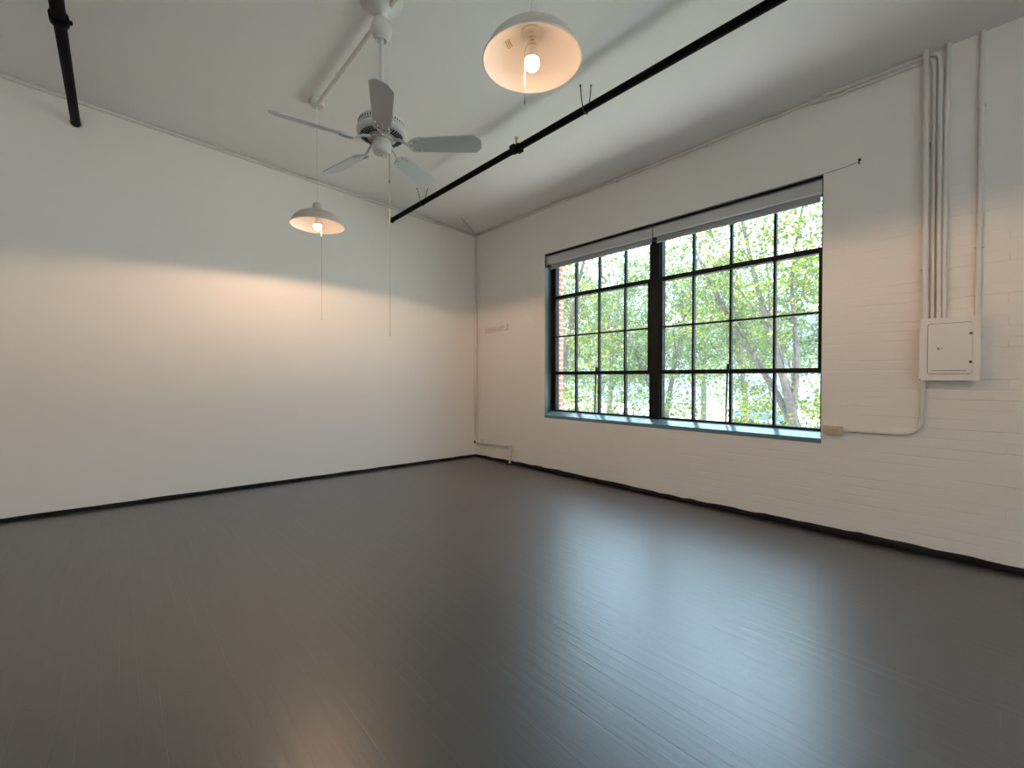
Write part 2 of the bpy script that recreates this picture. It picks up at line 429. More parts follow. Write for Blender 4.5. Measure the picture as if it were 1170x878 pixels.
def fill_window(nm, p_, q_, horiz, fixed, z0, z1):  # window added out of view to let daylight in
    r = sempty(nm); f = MB(); g = MB(); n = 5; m_ = 5
    def bx(B, u0, u1, za, zb, d0, d1):
        if horiz: B.box((u0, fixed - d1, za), (u1, fixed - d0, zb))
        else: B.box((fixed - d1, u0, za), (fixed - d0, u1, zb))
    for i in range(n + 1):
        u = p_ + (q_ - p_) * i / n; w_ = .03 if i in (0, n) else .011; bx(f, u - w_, u + w_, z0, z1, .10, .14)
    for i in range(m_ + 1):
        z = z0 + (z1 - z0) * i / m_; w_ = .03 if i in (0, m_) else .011; bx(f, p_, q_, z - w_, z + w_, .10, .14)
    bx(g, p_, q_, z0, z1, .118, .122)
    f.build('window_frame', M['steel'], r); g.build('glass', M['glass'], r)
for i, (p_, q_) in enumerate(BW): fill_window('window_%d' % (5 + i), p_, q_, False, X0, .7, 3.3)
for i, (p_, q_) in enumerate(FW_): fill_window('window_%d' % (6 + i), p_, q_, True, Y0, .7, 3.2)
for k, (a, c_, nm) in enumerate(((2.44, 2.553, 'trim_2'), (-2.555, -2.445, 'trim_3'))):
    struct(MB().box((XG - .06, a, .745), (XG + .04, c_, 2.83), bev=.006).build(nm, M['steel']), 'black steel mullion between the two window halves' if k == 0 else None)
for k, (a, c_) in enumerate(OPEN):
    b = MB()
    P = [(W - .004, .738), (W - .004, .70), (XG - .03, .70), (XG - .03, .792)]
    b.prism([(x, z) for x, z in P], a - .002, c_ + .002, Matrix(((1, 0, 0, 0), (0, 0, 1, 0), (0, 1, 0, 0), (0, 0, 0, 1))))
    struct(b.build('trim_%d' % (4 + k), M['sill']), 'glossy blue-grey sloping window sill' if k == 0 else None)
    for q_, (u0, u1) in enumerate(((a - .001, a + .003), (c_ - .003, c_ + .001))):
        struct(MB().box((W + .002, u0, .745), (XG - .03, u1, WZ1 - .002)).build('trim_%d' % (8 + 2 * k + q_), M['jamb']), 'slate painted window reveal' if k == 0 else None)
    b = MB(); b.box((W + .2, a, .70), (W + .40, c_, .742)); struct(b.build('trim_%d' % (6 + k), M['street']))

# roller blinds
def blind(y0, y1, ry0, ry1, label):
    r = thing('roller_blind', label, 'blind', (W + .06, (y0 + y1) / 2, 2.80), 0, 'roller blinds above the window')
    h = (y1 - y0) / 2; cyy = (y0 + y1) / 2
    f = MB(); f.box((-.045, -h, -.112), (-.033, h, 0), bev=.002); f.box((-.045, -h, -.012), (.04, h, 0))
    f.build('fascia', M['blind'], r)
    hc = MB(); hc.box((-.030, -h, .0), (.03, h, .026)); hc.box((-.028, -h - .010, -.115), (.03, -h - .001, .026)); hc.box((-.028, h + .001, -.115), (.03, h + .010, .026)); hc.build('gap_shade_strip', M['steel'], r)  # black strips stand in for the shade in the gaps around the fascia
    l = MB(); l.box((-.050, -h + .006, -.116), (-.028, h - .002, -.105), bev=.002); l.build('bottom_lip', M['rail'], r)
    a, c_ = ry0 - cyy, ry1 - cyy
    t = MB(); t.tube([(.012, a, -.088), (.012, c_, -.088)], .036, 20); t.build('rolled_shade', M['fabric'], r, True)
    s = MB(); s.box((-.014, a + .005, -.160), (-.011, c_ - .005, -.09)); s.box((-.020, a + .005, -.172), (-.005, c_ - .005, -.156), bev=.003)
    s.build('hem_bar', M['fabric'], r)
    for yy in (-h + .004, h - .004):
        k = MB(); k.box((-.03, yy - .004, -.135), (.05, yy + .004, -.004)); k.build('end_bracket', M['steel'], r)
    return r
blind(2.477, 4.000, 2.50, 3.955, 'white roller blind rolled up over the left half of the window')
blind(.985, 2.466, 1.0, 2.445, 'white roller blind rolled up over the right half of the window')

# little hook and loose wire right of the window head
t = thing('wall_hook', 'small dark hook on the wall right of the window top', 'hook', (W, .748, 2.837))
MB().tube(fillet([(.005, 0, .018), (-.022, 0, .018), (-.024, 0, -.012), (-.012, 0, -.016)], .008), .0045, 8).build('hook', M['wire'], t, True)
MB().lathe([(0, .0), (.011, .0), (.009, .005), (0, .006)], (0, 0, .018), 12, Matrix.Rotation(-PI / 2, 3, 'Y')).build('base_plate', M['wire'], t)
MB().tube([(-.004, .01, .005), (-.004, .08, -.008), (-.004, .22, -.012)], .0016, 6).build('loose_wire', M['wire'], t)

# ------------------------------------------------------------------ pipes and conduits
# black sprinkler mains
def coupling(r, R, y, x=0, z=0):
    b = MB()
    b.tube([(x, y - .045, z), (x, y - .04, z), (x, y + .04, z), (x, y + .045, z)], R, 20, True, [R * 1.12, R * 1.32, R * 1.32, R * 1.12])
    for s in (-1, 1): b.box((x + s * R * 1.55 - .018, y - .03, z - .018), (x + s * R * 1.55 + .018, y + .03, z + .018), bev=.004)
    b.build('coupling', M['pipe'], r, True)
def hanger(r, y, sp, zt):
    b = MB()
    b.tube([(-.028, y + sp, zt), (-.034, y + .01, .05), (-.034, y, 0), (-.02, y, -.030), (0, y, -.036), (.02, y, -.030), (.034, y, 0), (.034, y - .01, .05), (.030, y - sp, zt)], .0042, 8)
    b.build('hanger_wire', M['wire'], r, True)
    for s, yy in ((-.028, y + sp), (.030, y - sp)):
        MB().tube([(s, yy, zt + .012), (s, yy, zt - .004)], .008, 8).build('ceiling_screw', M['wire'], r)
PX, PZ = 2.78, 3.342
t = thing('sprinkler_pipe', 'black sprinkler pipe crossing the ceiling in front of the window wall', 'pipe', (PX, 0, PZ), 0, 'black sprinkler pipes under the ceiling')
MB().tube([(0, Y0, 0), (0, lw(PX) + .02, 0)], .030, 24).build('pipe', M['pipe'], t, True)
coupling(t, .030, 3.045)
MB().lathe([(.030, -.01), (.038, -.01), (.038, 0), (.030, 0)], (0, lw(PX) - .005, 0), 20, Matrix.Rotation(PI / 2, 3, 'X')).build('wall_collar', M['pipe'], t)
hz = cz(PX) - PZ - .004
hanger(t, 2.235, .03, hz); hanger(t, 4.73, .08, hz)
b = MB(); b.tube([(0, 0, 0), (0, 0, .03)], .010, 12); b.tube([(0, 0, .03), (0, 0, .062)], .006, 10)
for s in (-1, 1): b.tube([(s * .006, 0, .03), (s * .016, 0, .045), (s * .005, 0, .064)], .0028, 6)
b.lathe([(0, .064), (.018, .064), (.018, .067), (0, .069)], (0, 0, 0), 14)
h = b.build('sprinkler_head', M['brass'], t, True); h.location = (0, 3.045, .036); h['label'] = 'small brass upright sprinkler head'
PLX, PLZ = -.252, 3.52
t = thing('sprinkler_pipe', 'black sprinkler pipe at upper left running into the plaster wall', 'pipe', (PLX, 0, PLZ), 0, 'black sprinkler pipes under the ceiling')
MB().tube([(0, Y0, 0), (0, 4.05, 0)], .037, 24).build('pipe', M['pipe'], t, True)
MB().tube([(0, 4.05, .0), (0, lw(PLX) + .02, .0)], .033, 24).build('reduced_pipe', M['pipe'], t, True)
b = MB(); b.tube([(0, 4.02, 0), (0, 4.03, 0), (0, 4.10, 0), (0, 4.11, 0)], .05, 20, True, [.044, .049, .049, .042])
b.lathe([(0, 0), (.014, 0), (.014, .012), (.010, .016), (0, .016)], (.046, 4.065, 0), 10, Matrix.Rotation(PI / 2, 3, 'Y'))
b.build('coupling', M['pipe'], t, True)
MB().lathe([(.033, -.008), (.040, -.008), (.040, 0), (.033, 0)], (0, lw(PLX) - .003, 0), 20, Matrix.Rotation(PI / 2, 3, 'X')).build('wall_collar', M['brass'], t)

def strap(b, p, r, ax):
    pass
# ceiling conduit that feeds fan and lamps
LX = 1.32
zc = cz(LX) - .045
t = thing('ceiling_conduit', 'white metal conduit under the ceiling running from far lamp past the fan', 'conduit', (LX, 0, zc))
MB().tube([(0, -4.5, 0), (0, 3.965, 0)], .0185, 16).build('tube', M['cond'], t, True)
for y in (-2.5, .2, 2.2, 3.55):
    MB().box((-.006, y - .012, -.022), (.006, y + .012, .05)).build('strap', M['cond'], t)

# conduit run along the two walls at the ceiling, then down in the corner
t = thing('wall_conduit', 'thin white conduit along the ceiling line of both walls', 'conduit', (0, 0, 0), 0, 'white conduits on the brick wall')
pts = [(-4.0, lw(-4) - .016, cz(-4) - .030)] + [(x, lw(x) - .016, cz(x) - .030 - .004 * math.sin(x * 3)) for x in (-3, -2, -1, 0, 1, 2, 3)] + [(3.85, lw(3.85) - .016, cz(3.85) - .028), (4.149, lw(4.1) - .03, cz(4.149) - .030), (4.149, 5.15, cz(4.149) - .024)]
pts += [(4.149, y, cz(4.149) - .022 - .004 * math.sin(y * 3.3)) for y in (4.5, 3.8, 3.0, 2.2, 1.6)]
pts += [(4.149, 1.25, cz(4.149) - .026), (4.149, 1.10, cz(4.149) - .020), (4.149, .96, cz(4.149) - .045), (4.149, .42, 3.392), (4.149, .35, 3.385), (4.149, .345, 3.30)]
MB().tube(fillet(pts, .05), .0125, 12).build('tube', M['cond'], t, True)
MB().tube([(4.149, .345, 3.31), (4.139, .338, 1.62)], .0125, 12).build('drop_tube', M['cond'], t, True)
for y in (4.6, 2.9, 1.9):
    MB().box((4.134, y - .012, cz(W) - .04), (4.167, y + .012, cz(W) - .006)).build('strap', M['cond'], t)
t = thing('wall_conduit', 'second white conduit under the ceiling, elbowing down to the panel', 'conduit', (0, 0, 0), 0, 'white conduits on the brick wall')
MB().tube(fillet([(4.150, .98, cz(W) + .0), (4.148, .90, 3.424), (4.148, .45, 3.420), (4.146, .316, 3.416), (4.144, .314, 3.30), (4.128, .312, 3.0), (4.125, .306, 1.62)], .06), .0135, 12).build('tube', M['cond'], t, True)
t = thing('riser_conduit', 'white conduit from ceiling to panel, leftmost of the tight bundle', 'conduit', (4.116, .383, 1.61), 0, 'white conduits on the brick wall')
MB().tube([(0, -.012, 0), (0, 0, cz(4.116) - 1.61 + .01)], .0165, 14).build('tube', M['cond'], t, True)
for z in (.35, 1.2): MB().box((-.012, -.028, z), (.052, .016, z + .02)).build('strap', M['cond'], t)
t = thing('riser_conduit', 'white conduit slanting off the top of the bundle, right of the others', 'conduit', (4.135, .285, 1.61), 0, 'white conduits on the brick wall')
MB().tube(fillet([(0, -.004, 0), (0, -.002, 1.45), (0, -.01, 1.62), (0.0, -.008, cz(4.135) - 1.60)], .1), .0125, 14).build('tube', M['cond'], t, True)
t = thing('riser_conduit', 'single white conduit from ceiling to right corner of the panel', 'conduit', (4.147, .122, 1.61), 0, 'white conduits on the brick wall')
MB().tube([(0, 0.004, 0), (0, 0, 1.0), (0, -.002, cz(4.147) - 1.60)], .0135, 14).build('tube', M['cond'], t, True)
for z in (.45, 1.35): MB().box((-.012, -.022, z), (.02, .022, z + .016)).build('strap', M['cond'], t)
# conduit from outlet up to the panel
t = thing('wall_conduit', 'white conduit bending from the beige outlet up to the panel underside', 'conduit', (0, 0, 0), 0, 'white conduits on the brick wall')
MB().tube(fillet([(4.142, .83, .820), (4.142, .62, .822), (4.142, .385, .826), (4.142, .380, 1.22)], .17, 10), .0125, 12).build('tube', M['cond'], t, True)
MB().tube([(4.142, .825, .820), (4.142, .80, .820)], .018, 12).build('connector', M['cond'], t, True)
# painted pipe down in the corner, and its offset at the floor
t = thing('corner_pipe', 'thin white pipe standing in the corner between the two walls', 'pipe', (4.140, 5.462, 0))
MB().tube([(0, 0, .26), (0, 0, 3.40)], .016, 14).build('tube', M['cond'], t, True)
for z in (1.0, 2.4): MB().box((-.012, -.018, z), (.03, .018, z + .015)).build('strap', M['cond'], t)
t = thing('heating_pipe', 'short white pipe low on brick wall by the corner, turning into the floor', 'pipe', (4.128, 5.44, 0))
MB().tube(fillet([(0, .03, .228), (0, -.79, .252), (-.005, -.785, .02), (-.008, -.785, 0)], .03), .0155, 14).build('tube', M['cond'], t, True)
b = MB(); b.tube([(0, -.755, .251), (0, -.80, .252)], .021, 14); b.tube([(0, -.79, .262), (-.002, -.79, .215)], .021, 14); b.build('elbow', M['cond'], t, True)
MB().tube([(-.003, -.787, .12), (-.003, -.787, .085)], .020, 12).build('coupling', M['cond'], t, True)
b = MB(); b.lathe([(.016, .0), (.034, .0), (.030, .012), (.016, .014)], (-.008, -.785, 0), 16); b.build('floor_collar', M['base'], t, True)
b = MB(); b.box((.0, -.135, .232), (.04, -.115, .285)); b.build('strap', M['cond'], t)
MB().tube([(0, .035, .228), (0, .005, .229)], .021, 14).build('end_cap', M['base'], t)

# ------------------------------------------------------------------ breaker panel
t = thing('breaker_panel', 'cream painted metal breaker panel on brick wall right of the window', 'electrical panel', (W, .25, 1.20))
b = MB(); b.box((-.095, -.130, .008), (0.004, .134, .412), bev=.004); b.build('box', M['panel'], t)
b = MB()
vs = [(-.105, -.142, .003), (-.105, .146, .002), (-.105, .139, .417), (-.105, -.142, .417)]
b.prism([(-.142, .003), (.146, .002), (.139, .417), (-.142, .417)], -.108, -.094, Matrix(((0, 0, 1, 0), (1, 0, 0, 0), (0, 1, 0, 0), (0, 0, 0, 1))))
b.build('cover', M['panel'], t)
def rrect(y0, y1, z0, z1, r, n=5):
    o = []
    for (cy, cz_, a0) in ((y1 - r, z1 - r, 0), (y0 + r, z1 - r, 90), (y0 + r, z0 + r, 180), (y1 - r, z0 + r, 270)):
        for i in range(n + 1):
            a = math.radians(a0 + 90 * i / n); o.append((cy + r * math.cos(a), cz_ + r * math.sin(a)))
    return o
YZ = Matrix(((0, 0, 1, 0), (1, 0, 0, 0), (0, 1, 0, 0), (0, 0, 0, 1)))
MB().prism(rrect(-.106, .104, .045, .380, .014), -.1095, -.1075, YZ).build('door_gap', M['panelgap'], t)
d = MB().prism(rrect(-.106, .101, .0485, .377, .012), -.113, -.108, YZ).build('door', M['panel'], t)
b = MB(); b.box((-.117, -.082, .0665), (-.112, .082, .0695)); b.build('door_lip', M['panelgap'], d)
for z in (.305, .122):
    b = MB(); b.box((-.118, -.106, z - .008), (-.112, -.092, z + .008), bev=.002); b.build('latch', M['panelgap'], d)
b = MB()
for (y, z, w, hgt) in ((.052, .218, .016, .003), (.050, .212, .012, .003), (.049, .206, .016, .003), (.034, .212, .006, .006)): b.box((-.1138, y - w / 2, z), (-.1128, y + w / 2, z + hgt))
b.build('label_print', M['mark'], d)
MB().box((-.112, .136, .006), (-.107, .143, .013)).build('corner_screw', M['mark'], t)

# ------------------------------------------------------------------ outlet
t = thing('wall_outlet', 'almond double outlet on brick wall beside the window sill', 'outlet', (W, .890, .817), 0)
MB().box((-.045, -.060, -.030), (.004, .060, .030), bev=.003).build('box', M['cond'], t)
p = MB().box((-.051, -.062, -.0335), (-.044, .062, .0335), bev=.003).build('cover_plate', M['outlet'], t)
for s in (-1, 1):
    f = MB().prism(rrect(s * .026 - .017, s * .026 + .017, -.014, .014, .011), -.0535, -.0505, YZ).build('socket_face', M['outlet'], t)
    b = MB()
    for dy, dz, w, hh in ((-.006, .005, .008, .002), (-.006, -.006, .008, .002), (.008, 0, .004, .004)):
        b.box((-.0542, s * .026 + dy - w / 2, dz - hh / 2), (-.0532, s * .026 + dy + w / 2, dz + hh / 2))
    b.build('slot', M['mark'], f)
MB().lathe([(0, .0), (.004, 0), (.004, .001), (0, .0012)], (-.051, 0, 0), 10, Matrix.Rotation(-PI / 2, 3, 'Y')).build('screw', M['mark'], t)

# small painted ledge on the brick, near the corner
t = thing('wall_ledge', 'short white painted wall ledge with upturned end, between corner and window', 'wall bracket', (W, 4.98, 1.93))
b = MB(); b.box((-.022, -.24, -.028), (.004, .27, -.012), bev=.002); b.box((-.022, -.245, -.028), (.004, -.225, .058), bev=.002); b.build('lower_rail', M['cond'], t)
b = MB(); b.box((-.016, -.10, .0), (.004, .265, .045), bev=.003); b.build('upper_rail', M['cond'], t)
b = MB(); b.box((-.020, -.150, .008), (.004, -.112, .046), bev=.003); b.build('end_block', M['cond'], t)
# small nib of old bracket beside the low pipe
# strip on the ceiling in the corner
b = MB(); b.tube([(3.64, 5.13, cz(3.64) - .008), (3.86, 5.29, cz(3.86) - .008), (4.06, 5.43, cz(4.06) - .010)], .010, 8)
tag(b.build('ceiling_cable', M['cond'], None, True), 'short white cable cover on the ceiling running into the corner', 'cable')

# ------------------------------------------------------------------ ceiling fan
RX = Vector((.745, -.667, 0))
FX, FY = 1.285, 2.690
t = thing('ceiling_fan', 'white five-blade ceiling fan hanging on a long rod', 'ceiling fan', (FX, FY, 0))
zt = cz(FX)
MB().lathe([(0, zt + .01), (.135, zt + .006), (.135, zt - .012), (.115, zt - .03), (.046, zt - .085), (.024, zt - .105), (.018, zt - .135), (0, zt - .135)], (0, 0, 0), 28).build('ceiling_mount', M['fan'], t, True)
MB().lathe([(.016, 3.513), (.030, 3.514), (.044, 3.506), (.057, 3.490), (.064, 3.471), (.067, 3.450), (.064, 3.430), (.056, 3.410), (.044, 3.397), (.036, 3.393), (.036, 3.380), (.031, 3.380), (.029, 3.395), (.024, 3.42), (0, 3.43)], (0, 0, 0), 32).build('canopy', M['fan'], t, True)
MB().tube([(0, 0, 2.86), (0, 0, 3.50)], .0135, 16).build('downrod', M['fan'], t, True)
mh = MB().lathe([(0, 2.905), (.022, 2.905), (.026, 2.885), (.07, 2.880), (.125, 2.872), (.140, 2.862), (.146, 2.848), (.146, 2.822), (.139, 2.818), (.139, 2.808), (.153, 2.804), (.156, 2.790), (.150, 2.776), (.140, 2.770), (.085, 2.756), (.072, 2.752), (.072, 2.742), (0, 2.742)], (0, 0, 0), 48).build('motor_housing', M['fan'], t, True)
b = MB()
for k in range(40):
    mx = Matrix.Rotation(2 * PI * k / 40, 4, 'Z') @ Matrix.Translation((.112, 0, 2.7622)) @ Matrix.Rotation(math.radians(-14), 4, 'Y')
    b.box((-.021, -.0042, -.0025), (.021, .0042, .0015), mx)
b.build('vent_slots', M['vent'], mh); b = MB()
for k in range(48):
    mx = Matrix.Rotation(2 * PI * k / 48, 4, 'Z')
    b.box((.1455, -.0035, 2.828), (.1466, .0035, 2.842), mx)
b.build('vent_band', M['vent'], mh)
MB().lathe([(.040, 2.748), (.054, 2.743), (.057, 2.735), (.057, 2.676), (.054, 2.665), (.046, 2.659), (.012, 2.656), (0, 2.656)], (0, 0, 0), 32).build('switch_housing', M['fan'], t, True)
MB().lathe([(0, 2.654), (.004, 2.653), (.004, 2.650), (0, 2.649)], (0, 0, 0), 10).build('cap_screw', M['mark'], t)
BZ, PITCH = 2.712, math.radians(-19)
for k in range(5):
    a = math.radians(28.4 + 72 * k)
    R = Matrix.Rotation(a, 4, 'Z') @ Matrix.Translation((0, 0, BZ))
    Rp = R @ Matrix.Rotation(PITCH, 4, 'X')
    out = [(.205, -.036), (.222, -.050), (.25, -.055), (.45, -.063), (.600, -.067), (.640, -.030), (.643, .0), (.640, .034), (.604, .067), (.45, .063), (.25, .055), (.222, .050), (.205, .036)]
    MB().prism(out, .0, .007, Rp).build('blade', M['blade'], t)
    b = MB()
    b.tube([R @ Vector(p) for p in ((.075, 0, .038), (.115, 0, .034), (.15, 0, .014), (.175, 0, -.001))], .009, 8, True, [.013, .010, .008, .009])
    for s in (-1, 1):
        b.tube([Rp @ Vector(p) for p in ((.172, 0, -.004), (.182, s * .026, -.004), (.203, s * .044, -.004), (.232, s * .047, -.004), (.252, s * .036, -.004))], .0055, 8)
        b.tube([Rp @ Vector(p) for p in ((.190, s * .040, -.004), (.206, s * .024, -.004), (.226, s * .022, -.004))], .0045, 6)
    b.prism([(.168, -.012), (.235, -.010), (.262, 0), (.235, .010), (.168, .012)], -.005, .0, Rp)
    b.build('blade_iron', M['fan'], t, True)
cx_, cy_ = RX.x * .048, RX.y * .048
b = MB(); b.tube([(cx_, cy_, 2.70), (cx_ * 1.02, cy_ * 1.02, 2.49)], .0024, 6)
for i in range(42): b.lathe([(0, -.0026), (.0032, 0), (0, .0026)], (cx_ * 1.01, cy_ * 1.01, 2.695 - i * .005), 6)
b.build('pull_chain', M['chain'], t)
b = MB(); b.lathe([(0, -.012), (.004, -.008), (.005, .004), (.003, .014), (0, .016)], (cx_ * 1.02, cy_ * 1.02, 2.48), 8); b.build('chain_end', M['chain'], t, True)
b = MB(); b.tube([(cx_ * 1.02, cy_ * 1.02, 2.47), (cx_, cy_, 1.50)], .0018, 6); b.build('pull_string', M['string'], t)
b = MB(); b.tube([(cx_, cy_, 2.262), (cx_, cy_, 2.215)], .0045, 8); b.tube([(cx_ - .012 * RX.x, cy_ - .012 * RX.y, 2.262), (cx_ + .012 * RX.x, cy_ + .012 * RX.y, 2.262)], .003, 6); b.build('string_toggle', M['string'], t)
b = MB(); b.lathe([(0, -.012), (.003, -.008), (.003, .004), (0, .008)], (cx_, cy_, 1.50), 8); b.build('string_end', M['string'], t)

# ------------------------------------------------------------------ pendant lamps (origin at rim centre)
def lamp(loc, label, cord_len, pull_len, pull_off, marks, power=1.0):
    r = thing('pendant_lamp', label, 'pendant lamp', loc, 0, 'white barn-shade pendant lamps')
    R = .2185
    outer = [(R, 0), (R - .001, .006), (.190, .058), (.183, .066), (.160, .088), (.130, .104), (.095, .116), (.060, .124), (.046, .130)]
    inner = [(.044, .127), (.060, .120), (.095, .112), (.130, .100), (.155, .084), (.174, .067), (.187, .056), (R - .005, .004), (R - .004, .0)]
    sb = MB(); sb.lathe(inner + [(R, 0)], (0, 0, 0), 64); sb.mi = 1; sb.lathe(outer + [(.044, .127)], (0, 0, 0), 64); sb.mi = 0
    s = sb.build('shade', [M['shade'], M['shadeout']], r, True, fix=False, sharp=24)
    b = MB(); b.tube([(R * math.cos(2 * PI * k / 64), R * math.sin(2 * PI * k / 64), .0) for k in range(65)], .0035, 8, False); b.build('rolled_rim', M['shade'], s, True)
    MB().lathe([(.048, .122), (.044, .134), (.041, .160), (.036, .186), (.030, .196), (.008, .202), (0, .202)], (0, 0, 0), 28).build('neck_cap', M['shadeout'], r, True)
    k = MB().lathe([(0, .13), (.024, .13), (.0235, .098), (.0215, .096), (.0215, .090), (.0215, .062), (.020, .060), (.020, .045), (0, .045)], (0, 0, 0), 24).build('socket', M['socket'], r, True)
    MB().lathe([(.022, .127), (.048, .126), (.048, .118), (.022, .116)], (0, 0, 0), 28).build('socket_ring', M['socket'], r, True)
    bl = MB().lathe([(.030, .006), (.0325, -.004), (.0325, -.014), (.029, -.026), (.020, -.036), (.009, -.041), (0, -.042)], (0, 0, 0), 28).build('bulb', M['bulb'], r, True)
    MB().lathe([(.012, .055), (.0175, .050), (.0200, .040), (.0235, .024), (.028, .010), (.0302, .005)], (0, 0, 0), 28).build('bulb_collar', M['socket'], bl, True)
    MB().tube([(0, 0, .20), (0, 0, cord_len)], .0035, 8).build('cord', M['cord'], r)
    px, py = RX.x * pull_off, RX.y * pull_off
    MB().tube([(px * .75, py * .75, .07), (px * 1.1, py * 1.1, .045), (px * 1.1, py * 1.1, -pull_len)], .0017, 6).build('pull_cord', M['string'], r)
    MB().lathe([(0, -.010), (.0035, -.006), (.0035, .004), (0, .008)], (px * 1.1, py * 1.1, -pull_len), 8).build('pull_end', M['string'], r)
    zc_ = cord_len
    cup = MB().lathe([(0, zc_ + .04), (.060, zc_ + .04), (.062, zc_ + .008), (.055, zc_ - .004), (.015, zc_ - .010), (0, zc_ - .010)], (0, 0, 0), 28).build('ceiling_box', M['fan'], r, True)
    sl = bpy.data.lights.new('bulb_light', 'SPOT'); sl.energy = SPOT_E * power; sl.color = (1, .66, .42); sl.spot_size = math.radians(176); sl.spot_blend = .12; sl.shadow_soft_size = .025
    # bulb throws most of its light sideways, little straight down
    sl.use_nodes = True; ln = sl.node_tree; em = ln.nodes['Emission']
    ltc = ln.nodes.new('ShaderNodeTexCoord'); lsp = ln.nodes.new('ShaderNodeSeparateXYZ'); lab = ln.nodes.new('ShaderNodeMath'); lab.operation = 'ABSOLUTE'
    lmr = ln.nodes.new('ShaderNodeMapRange'); lmr.inputs['To Min'].default_value = 1; lmr.inputs['To Max'].default_value = -.10; lmr.clamp = True; lmr.inputs['From Max'].default_value = 1.0
    ln.links.new(ltc.outputs['Normal'], lsp.inputs[0]); ln.links.new(lsp.outputs['Z'], lab.inputs[0]); ln.links.new(lab.outputs[0], lmr.inputs['Value']); ln.links.new(lmr.outputs[0], em.inputs['Strength'])
    so_ = bpy.data.objects.new('bulb_light', sl); COL.objects.link(so_); so_.parent = r; so_.location = (0, 0, -.052)
    if marks:
        # direction from the lamp back towards the viewer, so print on the socket faces into the room
        a0 = math.atan2(-loc[1], -loc[0])
        b = MB()
        for zz, aa in ((.094, .62), (.064, .62)):
            b.tube([(.0222 * math.cos(a0 + q_), .0222 * math.sin(a0 + q_), zz - .0) for q_ in [-.9 + 1.8 * i / 10 for i in range(11)]], .0009, 5)
        for i, (dq, dz, w, hh) in enumerate(((-.30, .079, .10, .006), (-.08, .079, .05, .004), (.12, .079, .10, .006), (.30, .079, .06, .006))):
            R0 = Matrix.Rotation(a0 + dq, 4, 'Z'); b.box((.0212, -.002 * w / .1, dz - hh / 2), (.0222, .002 * w / .1, dz + hh / 2), R0)
        b.build('socket_print', M['print'], k)
        # a little sticker inside the dome
        a1 = math.atan2(.0 - .15 * RX.y, .0 - .15 * RX.x) - .35
        mx = Matrix.Rotation(a1, 4, 'Z') @ Matrix.Translation((.112, 0, .1035)) @ Matrix.Rotation(math.radians(22), 4, 'Y')
        b = MB(); b.box((-.016, -.024, -.0012), (.016, .024, .0008), mx); st = b.build('sticker', M['sticker'], s)
        b = MB()
        for row in range(3):
            x = -.010 + row * .0085; y = -.020
            random.seed(row + 2)
            while y < .018:
                w = random.uniform(.003, .007); b.box((x - .0022, y, -.0020), (x + .0022, y + w, -.0011), mx); y += w + .0022
        b.build('sticker_print', M['print'], st)
        # a pale tag on the lip, on the side nearest the room
        b = MB(); mx = Matrix.Rotation(a0 + PI, 4, 'Z') @ Matrix.Translation((.200, 0, .026)) @ Matrix.Rotation(math.radians(-28), 4, 'Y')
        b.box((-.0015, -.030, -.014), (.0005, .030, .014), mx); b.build('lip_sticker', M['sticker'], s)
    return r
FL = (1.320, 4.018, 2.548); NL = (1.394, 1.423, 2.632)
lamp(FL, 'white barn-shade pendant lamp hanging near the plaster wall, beyond the fan', cz(1.32) - .045 - 2.548, .815, .030, False)
lamp(NL, 'large near white barn-shade pendant lamp at the top of the view, lit inside', cz(1.394) - .045 - 2.632, .182, -.030, True)

# lamps added out of view for warm fill, built like the visible ones
RL = []
RL.append(lamp((1.40, -1.20, 2.60), 'added fill pendant lamp, unseen behind the viewer, in line with the other two', cz(1.40) - .045 - 2.60, .5, .03, False, .36))
RL.append(lamp((-1.70, .30, 2.62), 'added fill pendant lamp, unseen to the left of the viewer', cz(-1.70) - .045 - 2.62, .5, .03, False, .36))
RL.append(lamp((-1.70, -2.30, 2.62), 'added fill pendant lamp, unseen far behind the viewer', cz(-1.70) - .045 - 2.62, .5, .03, False, .36))

